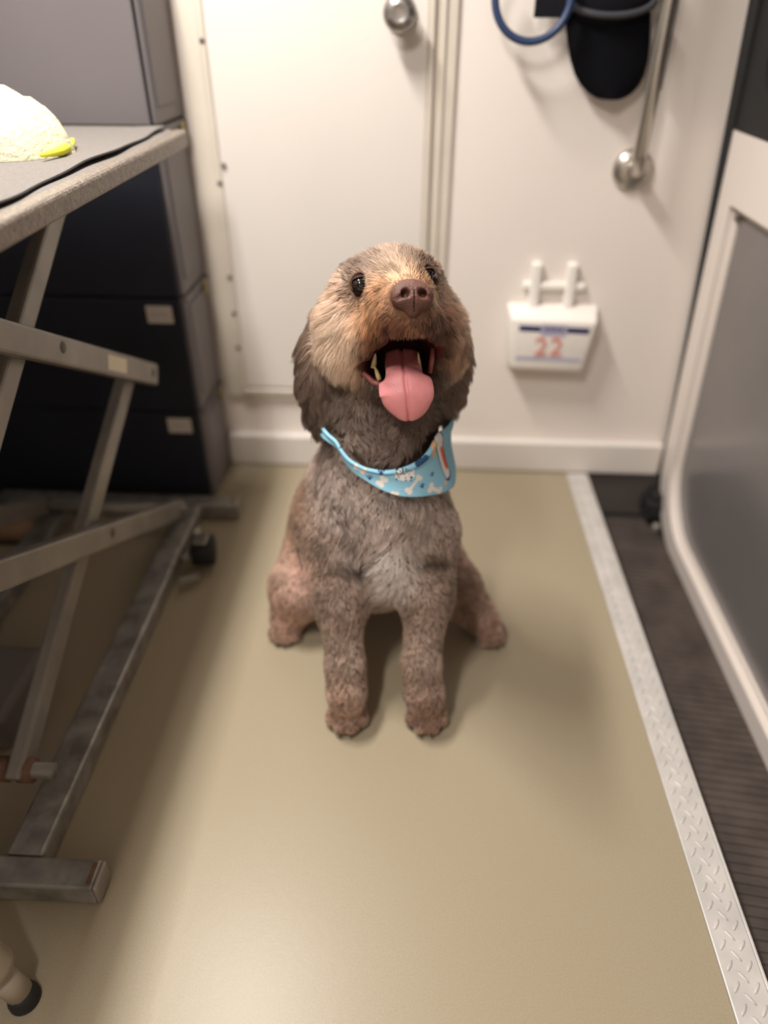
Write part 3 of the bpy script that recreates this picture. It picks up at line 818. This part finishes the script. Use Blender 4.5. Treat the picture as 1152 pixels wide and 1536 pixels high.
for _ in range(60):
    p = np.stack([NCX+DX*RRm, NCY+DY*RRm, ZZ], -1).astype(np.float32)
    f = field(p, BG, False); RRm = np.clip(RRm+np.where(f < FURO, np.maximum((FURO-f)*.7, .0006), -(f-FURO)*.5), .01, .3)
for _ in range(3):
    RRm = (np.roll(RRm, 1, 0)+RRm*2+np.roll(RRm, -1, 0))/4
fold = .0035*np.exp(-((vv_-.10)/.07)**2)[None, :] + .0022*np.sin(PH*5+1)[:, None]*(vv_[None, :]**1.5)
cuff = np.maximum(RRm, 0)+fold
BP = np.stack([NCX+DX*cuff, NCY+DY*cuff, ZZ], -1)
BPf = BP.reshape(-1, 3)
ii = np.arange(NPH)[:, None]*NVV+np.arange(NVV-1)[None, :]; jj = ((np.arange(NPH)+1) % NPH)[:, None]*NVV+np.arange(NVV-1)[None, :]
BQ = np.stack([ii, ii+1, jj+1, jj], -1).reshape(-1, 4)
# subdivide once for the print, then colour by a little drawing in pixel-free (arc length, height) coordinates
me = mesh_np('bandana_cloth', BPf, BQ)
bmx = bmesh.new(); bmx.from_mesh(me); bmesh.ops.subdivide_edges(bmx, edges=bmx.edges, cuts=2, use_grid_fill=True, smooth=0.)
bmx.to_mesh(me); bmx.free()
nv = len(me.vertices); co_ = np.empty(nv*3, np.float32); me.vertices.foreach_get('co', co_); co_ = co_.reshape(-1, 3)
ang = np.arctan2(co_[:, 0]-NCX, -(co_[:, 1]-NCY)); su = ang*.105; sv = co_[:, 2]
colr = np.tile(S(140, 190, 212), (nv, 1))
def uvp(px, py):
    q = march_px(px, py, FURO); a_, z_ = pol(q); return np.array([a_*.105, z_])
def paint(mask, c): colr[mask] = S(*c)
def seg_d(a, b): 
    a, b = np.asarray(a), np.asarray(b); p = np.c_[su, sv]; ba = b-a; t = np.clip(((p-a)@ba)/(ba@ba), 0, 1); return np.hypot(*(p-a-t[:, None]*ba).T)
def bone(pa, pb, wd=.0022):
    a, b = uvp(*pa), uvp(*pb); d = seg_d(a, b); t_ = norm(b-a); s_ = np.array([-t_[1], t_[0]])
    mk = d < wd
    for e_ in (a, b):
        for s in (-1, 1): mk |= np.hypot(su-(e_+s_*s*wd*1.2)[0], sv-(e_+s_*s*wd*1.2)[1]) < wd*1.5
    paint(mk, (226, 216, 204))
def blob(pp, r, c):
    q = uvp(*pp); paint(np.hypot(su-q[0], sv-q[1]) < r, c)
def paw_print(pp, r=.0030):
    q = uvp(*pp); c = (40, 62, 110)
    mk = np.hypot(su-q[0], sv-q[1]) < r*.75
    for k in range(4):
        a_ = math.radians(30+40*k); mk |= np.hypot(su-q[0]-math.cos(a_)*r*1.25, sv-q[1]-math.sin(a_)*r*1.25) < r*.38
    paint(mk, c)
bone((570, 725), (576, 718)); bone((612, 736), (628, 716)); bone((646, 732), (660, 738), .0028); bone((534, 700), (545, 707), .0018); bone((588, 741), (594, 742), .0018)
for pp in ((555, 717), (648, 713), (633, 730), (512, 670), (572, 708)): paw_print(pp)
blob((548, 705), .0032, (228, 196, 160)); 
for k in range(16):       # white patch with dark speckles
    blob((596+22*random.random(), 704+14*random.random()), .0042, (232, 230, 228))
for k in range(34): blob((594+26*random.random(), 702+18*random.random()), .0011, (34, 40, 62))
for pp in ((632, 690), (637, 686), (626, 694)): blob(pp, .0048, (42, 74, 112))
for a_, b_, wd, c in (((655, 655), (671, 712), .0090, (36, 52, 92)), ((655, 655), (670, 710), .0072, (224, 220, 218)), ((661, 672), (669, 700), .0036, (214, 92, 62)), ((648, 664), (650, 682), .0040, (226, 184, 140))):
    try: d_ = seg_d(uvp(*a_), uvp(*b_)); paint(d_ < wd, c)
    except Exception as ex: print(ex)
blob((668, 724), .0035, (228, 186, 140))
ca = me.color_attributes.new('print', 'FLOAT_COLOR', 'POINT'); ca.data.foreach_set('color', np.c_[colr, np.ones(nv)].astype(np.float32).ravel())
bn = empty('bandana', (NCX, NCY, zback)); tag(bn, 'light blue bandana printed with bones around the dog\'s neck', 'bandana')
bm_ = attr_mat('bandana_cotton', 'print', .75, .2)
cl = link('bandana_cloth', me, bm_, bn)
so = cl.modifiers.new('thick', 'SOLIDIFY'); so.thickness = .0016; so.offset = 1
# knot tail sticking out behind the left ear
bm = bmesh.new(); A = [np.array([-.118, 1.045, zback-.016]), np.array([-.150, 1.052, zback-.004]), np.array([-.178, 1.055, zback-.012])]
r0 = None
for p_, h_ in zip(A, (.010, .012, .016)):
    r1 = [bm.verts.new(p_+np.array([0, 0, h_])), bm.verts.new(p_+np.array([.004, 0, -h_]))]
    if r0: bm.faces.new((r0[0], r1[0], r1[1], r0[1]))
    r0 = r1
bmesh.ops.solidify(bm, geom=list(bm.faces), thickness=.002)
from_bm('knot_tail', bm, mat('bandana_blue', (140, 190, 212), .75, spec=.2), bn)

# ------------------------------------------------------------------ fur: hair strands grown on the body
tris = np.concatenate([Qd[:, [0, 1, 2]], Qd[:, [0, 2, 3]]])
e1, e2 = V[tris[:, 1]]-V[tris[:, 0]], V[tris[:, 2]]-V[tris[:, 0]]
cr_ = np.cross(e1, e2); ar = np.linalg.norm(cr_, axis=1)/2
fn = cr_/np.maximum(2*ar[:, None], 1e-12)
vn = np.zeros_like(V)
for k in range(3): np.add.at(vn, tris[:, k], cr_)
vn /= np.maximum(np.linalg.norm(vn, axis=1, keepdims=True), 1e-12)
# per group:   length  lay  wave  radius  density/cm2  colour
HP = dict(
    torso=(.015, .72, .15, .0007, 9, (158, 128, 106)), chest=(.021, .74, .55, .0007, 12, (150, 130, 118)), neck=(.021, .70, .7, .0007, 12, (122, 104, 92)),
    throat=(.022, .70, .8, .0007, 13, (104, 84, 72)), foreleg=(.0095, .68, .2, .0007, 14, (136, 112, 96)), paw=(.0045, .7, .1, .0006, 16, (158, 124, 104)),
    hind=(.011, .70, .15, .0007, 12, (176, 140, 120)), skull=(.019, .62, .2, .00045, 30, (138, 110, 88)), cheek=(.044, .82, .14, .00045, 32, (196, 158, 126)),
    bridge=(.016, .84, .08, .0004, 36, (176, 134, 98)), lip=(.018, .84, .2, .0004, 36, (110, 70, 50)), jaw=(.014, .75, .4, .0005, 26, (70, 52, 42)), ear=(.036, .84, .45, .0006, 22, (94, 74, 62)))
L_, LAY, WAVE, RAD, DEN = [np.array([HP[g][i] for g in GR]) for i in range(5)]
CG = np.array([S(*HP[g][5]) for g in GR])
tw_ = gw[tris].mean(1); tc_ = V[tris].mean(1)
den = (tw_@DEN)*1e4
den *= np.where(fn[:, 1] > .35, .35, 1.)
den *= (cv[tris].min(1) > .0040)*(ed[tris].min(1) > .0040)
den *= (tc_[:, 2] > .004)
dN = np.sqrt(((tc_-NOSE)**2).sum(1)); den *= (dN > .026)
# strip of bare muzzle under the nose and no fur behind the bandana cloth
ta = np.arctan2(tc_[:, 0]-NCX, -(tc_[:, 1]-NCY))
zu_t, zl_t = np.interp(ta, PH, ZU), np.interp(ta, PH, ZL)
inband = (tc_[:, 2] < zu_t+.004) & (tc_[:, 2] > zl_t+.004) & (np.hypot(tc_[:, 0]-NCX, tc_[:, 1]-NCY) < .16) & (tw_[:, GR.index('ear')] < .3) & (tc_[:, 2] > .3)
den *= ~inband
ex = ar*den; tot = ex.sum(); NH = int(tot)
pick = rng.choice(len(tris), NH, p=ex/tot)
b1, b2 = rng.random(NH), rng.random(NH); sw = b1+b2 > 1; b1[sw] = 1-b1[sw]; b2[sw] = 1-b2[sw]
B = np.stack([1-b1-b2, b1, b2], 1)
tp = tris[pick]
root = (V[tp]*B[..., None]).sum(1); nrm = (vn[tp]*B[..., None]).sum(1); nrm /= np.linalg.norm(nrm, axis=1, keepdims=True)
W = (gw[tp]*B[..., None]).sum(1)
wg = {g: W[:, i] for i, g in enumerate(GR)}
hd = wg['skull']+wg['cheek']+wg['bridge']+wg['lip']
# flow
down = np.array([0, 0, -1.])
rad = root-(NOSE+HF*.01); rad /= np.linalg.norm(rad, axis=1, keepdims=True)
flow = np.tile(down, (NH, 1))
side = np.sign(root[:, 0]-(-.03))[:, None]
flow = flow + np.c_[.10*side[:, 0], -.10*np.ones(NH), np.zeros(NH)]
hflow = rad*1.0 + down*(.15*wg['skull']+.9*wg['cheek']+.9*wg['lip']+.25*wg['bridge'])[:, None] + np.c_[.25*side[:, 0]*(wg['cheek']+wg['lip']), np.zeros(NH), np.zeros(NH)]
hflow -= np.outer(wg['cheek']*.25, np.array([0, 1, 0]))
flow = flow*(1-np.clip(hd, 0, 1))[:, None]+hflow*np.clip(hd, 0, 1)[:, None]
flow += (wg['hind']+wg['torso'])[:, None]*np.array([0, .4, 0.])
flow += wg['paw'][:, None]*np.array([0, -.8, .2])
def vnoise(p, sc, seed):      # cheap smooth vector noise: sums of sines
    r2 = np.random.default_rng(seed); o = np.zeros((len(p), 3))
    for _ in range(5):
        k = r2.normal(size=(3, 3)); k /= np.linalg.norm(k, axis=1, keepdims=True); ph = r2.random(3)*6.28; s_ = sc*r2.uniform(.6, 1.6)
        o += np.sin(p@(k.T*s_)+ph)
    return o/2.2
flow = flow/np.linalg.norm(flow, axis=1, keepdims=True)
flow += vnoise(root, 60, 3)*(.18+.45*(W@WAVE))[:, None]
tang = flow-nrm*(flow*nrm).sum(1, keepdims=True); tang /= np.maximum(np.linalg.norm(tang, axis=1, keepdims=True), 1e-6)
lay = W@LAY; ln = (W@L_)*rng.uniform(.65, 1.15, NH)
# near the mouth rim and the eyes strands stay short and flat
cvr = cav(root.astype(np.float32)); edr = np.min([np.sqrt(((root-c)**2).sum(-1))-r for c, r in EYES], 0)
ln *= np.clip(.35+cvr/.022, .35, 1); ln *= np.clip(.16+edr/.030, .16, 1)
dNr = np.sqrt(((root-NOSE)**2).sum(1)); ln *= np.clip(.18+(dNr-.026)/.03, .18, 1)
lay = np.clip(lay+.25*np.clip(1-edr/.015, 0, 1)+.15*np.clip(1-(dNr-.026)/.02, 0, 1), 0, .96)
# brows stand forward over the eyes
MP = 7
d0 = nrm*(1-lay)[:, None]+tang*lay[:, None]+rng.normal(size=(NH, 3))*.10
d0 /= np.linalg.norm(d0, axis=1, keepdims=True)
d1_ = tang*.9+nrm*.10+np.outer(.45*(wg['cheek']+wg['ear']+wg['lip']), down)+rng.normal(size=(NH, 3))*.12
d1_ /= np.linalg.norm(d1_, axis=1, keepdims=True)
pts = np.zeros((NH, MP, 3)); pts[:, 0] = root
wv = W@WAVE
sidev = np.cross(tang, nrm)
phs = vnoise(root, 45, 9)[:, 0]*3
for i in range(1, MP):
    t = (i-.5)/(MP-1)
    d_ = d0*(1-t)+d1_*t + sidev*(np.sin(phs+t*5.0)*wv*.8)[:, None]
    d_ /= np.linalg.norm(d_, axis=1, keepdims=True)
    pts[:, i] = pts[:, i-1]+d_*(ln/(MP-1))[:, None]
# clumping
ng = NH//38; gi = rng.choice(NH, ng, replace=False); kd = kdtree.KDTree(ng)
for q, i in enumerate(gi): kd.insert(root[i], q)
kd.balance()
own = np.array([kd.find(r_)[1] for r_ in root]); gidx = gi[own]
cl_s = .12+.70*np.clip(wv*1.0+wg['ear']*.5+wg['cheek']*.45+wg['lip']*.3+wg['skull']*.25, 0, 1)
ok = np.sqrt(((root-root[gidx])**2).sum(1)) < .012
for i in range(1, MP):
    t = (i/(MP-1))**1.3
    pts[:, i] += (pts[gidx, i]-pts[:, i])*(cl_s*t*ok)[:, None]*.85
pts[..., 2] = np.maximum(pts[..., 2], .0015)
# colour of each strand
pxr = np.array([to_px(r_) for r_ in root[::1]]) if False else None
colr = W@CG
cl_n = rng.random(ng)[own]; jit = rng.normal(size=NH)*.22+(cl_n-.5)*(.6+.35*np.clip(hd, 0, 1))+vnoise(root, 25, 21)[:, 0]*.10
hx = (root-NOSE)@HR; hu = (root-NOSE)@HU; hw = (root-NOSE)@HF
def mix(mask, c): 
    global colr
    colr = colr*(1-mask[:, None])+S(*c)*mask[:, None]
rv = root-CAM; rz = rv@AF; RX = 576+F_PX*(rv@AR)/rz; RY = 768-F_PX*(rv@AU)/rz       # where each root sits on the face
front = np.clip((.35-nrm[:, 1])/.5, 0, 1)
headw = np.clip(hd*1.4, 0, 1)
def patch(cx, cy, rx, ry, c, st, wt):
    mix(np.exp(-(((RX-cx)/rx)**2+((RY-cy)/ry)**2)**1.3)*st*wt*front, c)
for a_ in ((504, 420, 28, 34, (186, 154, 128), .8), (575, 390, 60, 22, (118, 94, 76), .8), (594, 408, 24, 12, (150, 124, 98), .9),
           (530, 396, 22, 13, (78, 56, 44), .9), (636, 392, 26, 20, (66, 46, 36), .9), (516, 446, 18, 16, (160, 128, 104), .6),
           (508, 512, 36, 54, (236, 206, 176), .95), (552, 470, 22, 26, (178, 136, 98), .8), (562, 500, 20, 34, (146, 98, 66), .85),
           (598, 488, 36, 20, (96, 58, 44), .95), (655, 490, 30, 60, (92, 60, 46), .95), (694, 505, 18, 60, (158, 124, 98), .8), (655, 440, 16, 20, (180, 146, 116), .7), (575, 535, 30, 22, (84, 52, 40), .8)):
    patch(*a_, headw)
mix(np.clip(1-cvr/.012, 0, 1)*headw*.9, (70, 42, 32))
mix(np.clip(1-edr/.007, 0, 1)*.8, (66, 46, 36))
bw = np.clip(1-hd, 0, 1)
for a_ in ((590, 790, 90, 40, (166, 148, 138), .6), (536, 852, 34, 13, (44, 31, 25), .95), (650, 842, 28, 11, (44, 31, 25), .95), (592, 862, 26, 36, (250, 240, 232), 1.),  # the two near-black spots paint shade under the chest overhang into the fur
           (455, 860, 20, 30, (206, 160, 138), .8), (445, 745, 22, 60, (160, 124, 98), .7), (520, 1070, 34, 40, (168, 130, 108), .7), (640, 1075, 34, 40, (150, 112, 94), .7), (428, 940, 26, 26, (178, 134, 112), .7),
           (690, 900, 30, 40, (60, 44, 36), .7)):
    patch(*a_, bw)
gain = W@np.array([dict(skull=1.8, cheek=2.25, bridge=1.9, lip=1.45, ear=1.35, jaw=1.1, throat=1.35, neck=1.45).get(g, 1.45) for g in GR])
lum = colr@np.array([.3, .55, .15]); ds = (.16+.10*(wg['skull']+wg['cheek'])-.08*(wg['lip']+wg['bridge']))[:, None]
colr = colr*(1-ds)+lum[:, None]*ds
colr = colr*np.clip(gain*(1+jit), .2, 3)[:, None]
colr = np.maximum(colr*np.minimum(1, .85/colr.max(1))[:, None], .004)
hc = bpy.data.hair_curves.new('fur'); hc.add_curves([MP]*NH)
hc.attributes['position'].data.foreach_set('vector', pts.astype(np.float32).ravel())
ra = hc.attributes.get('radius') or hc.attributes.new('radius', 'FLOAT', 'POINT')
tt = np.linspace(0, 1, MP); prof = (1-tt**2.0)*.85+.15
ra.data.foreach_set('value', ((W@RAD)[:, None]*prof[None]).astype(np.float32).ravel())
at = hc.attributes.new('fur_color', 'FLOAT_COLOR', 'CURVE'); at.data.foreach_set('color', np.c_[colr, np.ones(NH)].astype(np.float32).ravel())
fm = bpy.data.materials.new('fur'); fm.use_nodes = True; nt = fm.node_tree
for n_ in list(nt.nodes): nt.nodes.remove(n_)
out = nt.nodes.new('ShaderNodeOutputMaterial'); hb = nt.nodes.new('ShaderNodeBsdfHairPrincipled'); hb.model = 'CHIANG'; hb.parametrization = 'COLOR'
hb.inputs['Roughness'].default_value = .42; hb.inputs['Radial Roughness'].default_value = .6; hb.inputs['Coat'].default_value = 0.
a_ = nt.nodes.new('ShaderNodeAttribute'); a_.attribute_name = 'fur_color'
df = nt.nodes.new('ShaderNodeBsdfDiffuse'); mxs = nt.nodes.new('ShaderNodeMixShader'); mxs.inputs[0].default_value = .5
nt.links.new(a_.outputs['Color'], hb.inputs['Color']); nt.links.new(a_.outputs['Color'], df.inputs['Color'])
nt.links.new(hb.outputs[0], mxs.inputs[1]); nt.links.new(df.outputs[0], mxs.inputs[2]); nt.links.new(mxs.outputs[0], out.inputs['Surface'])
hc.materials.append(fm)
fo = bpy.data.objects.new('fur', hc); COL.objects.link(fo); fo.parent = dog; fo.matrix_parent_inverse = Matrix.Translation(-Vector(dog.location)); fo['kind'] = 'stuff'
print('strands', NH)
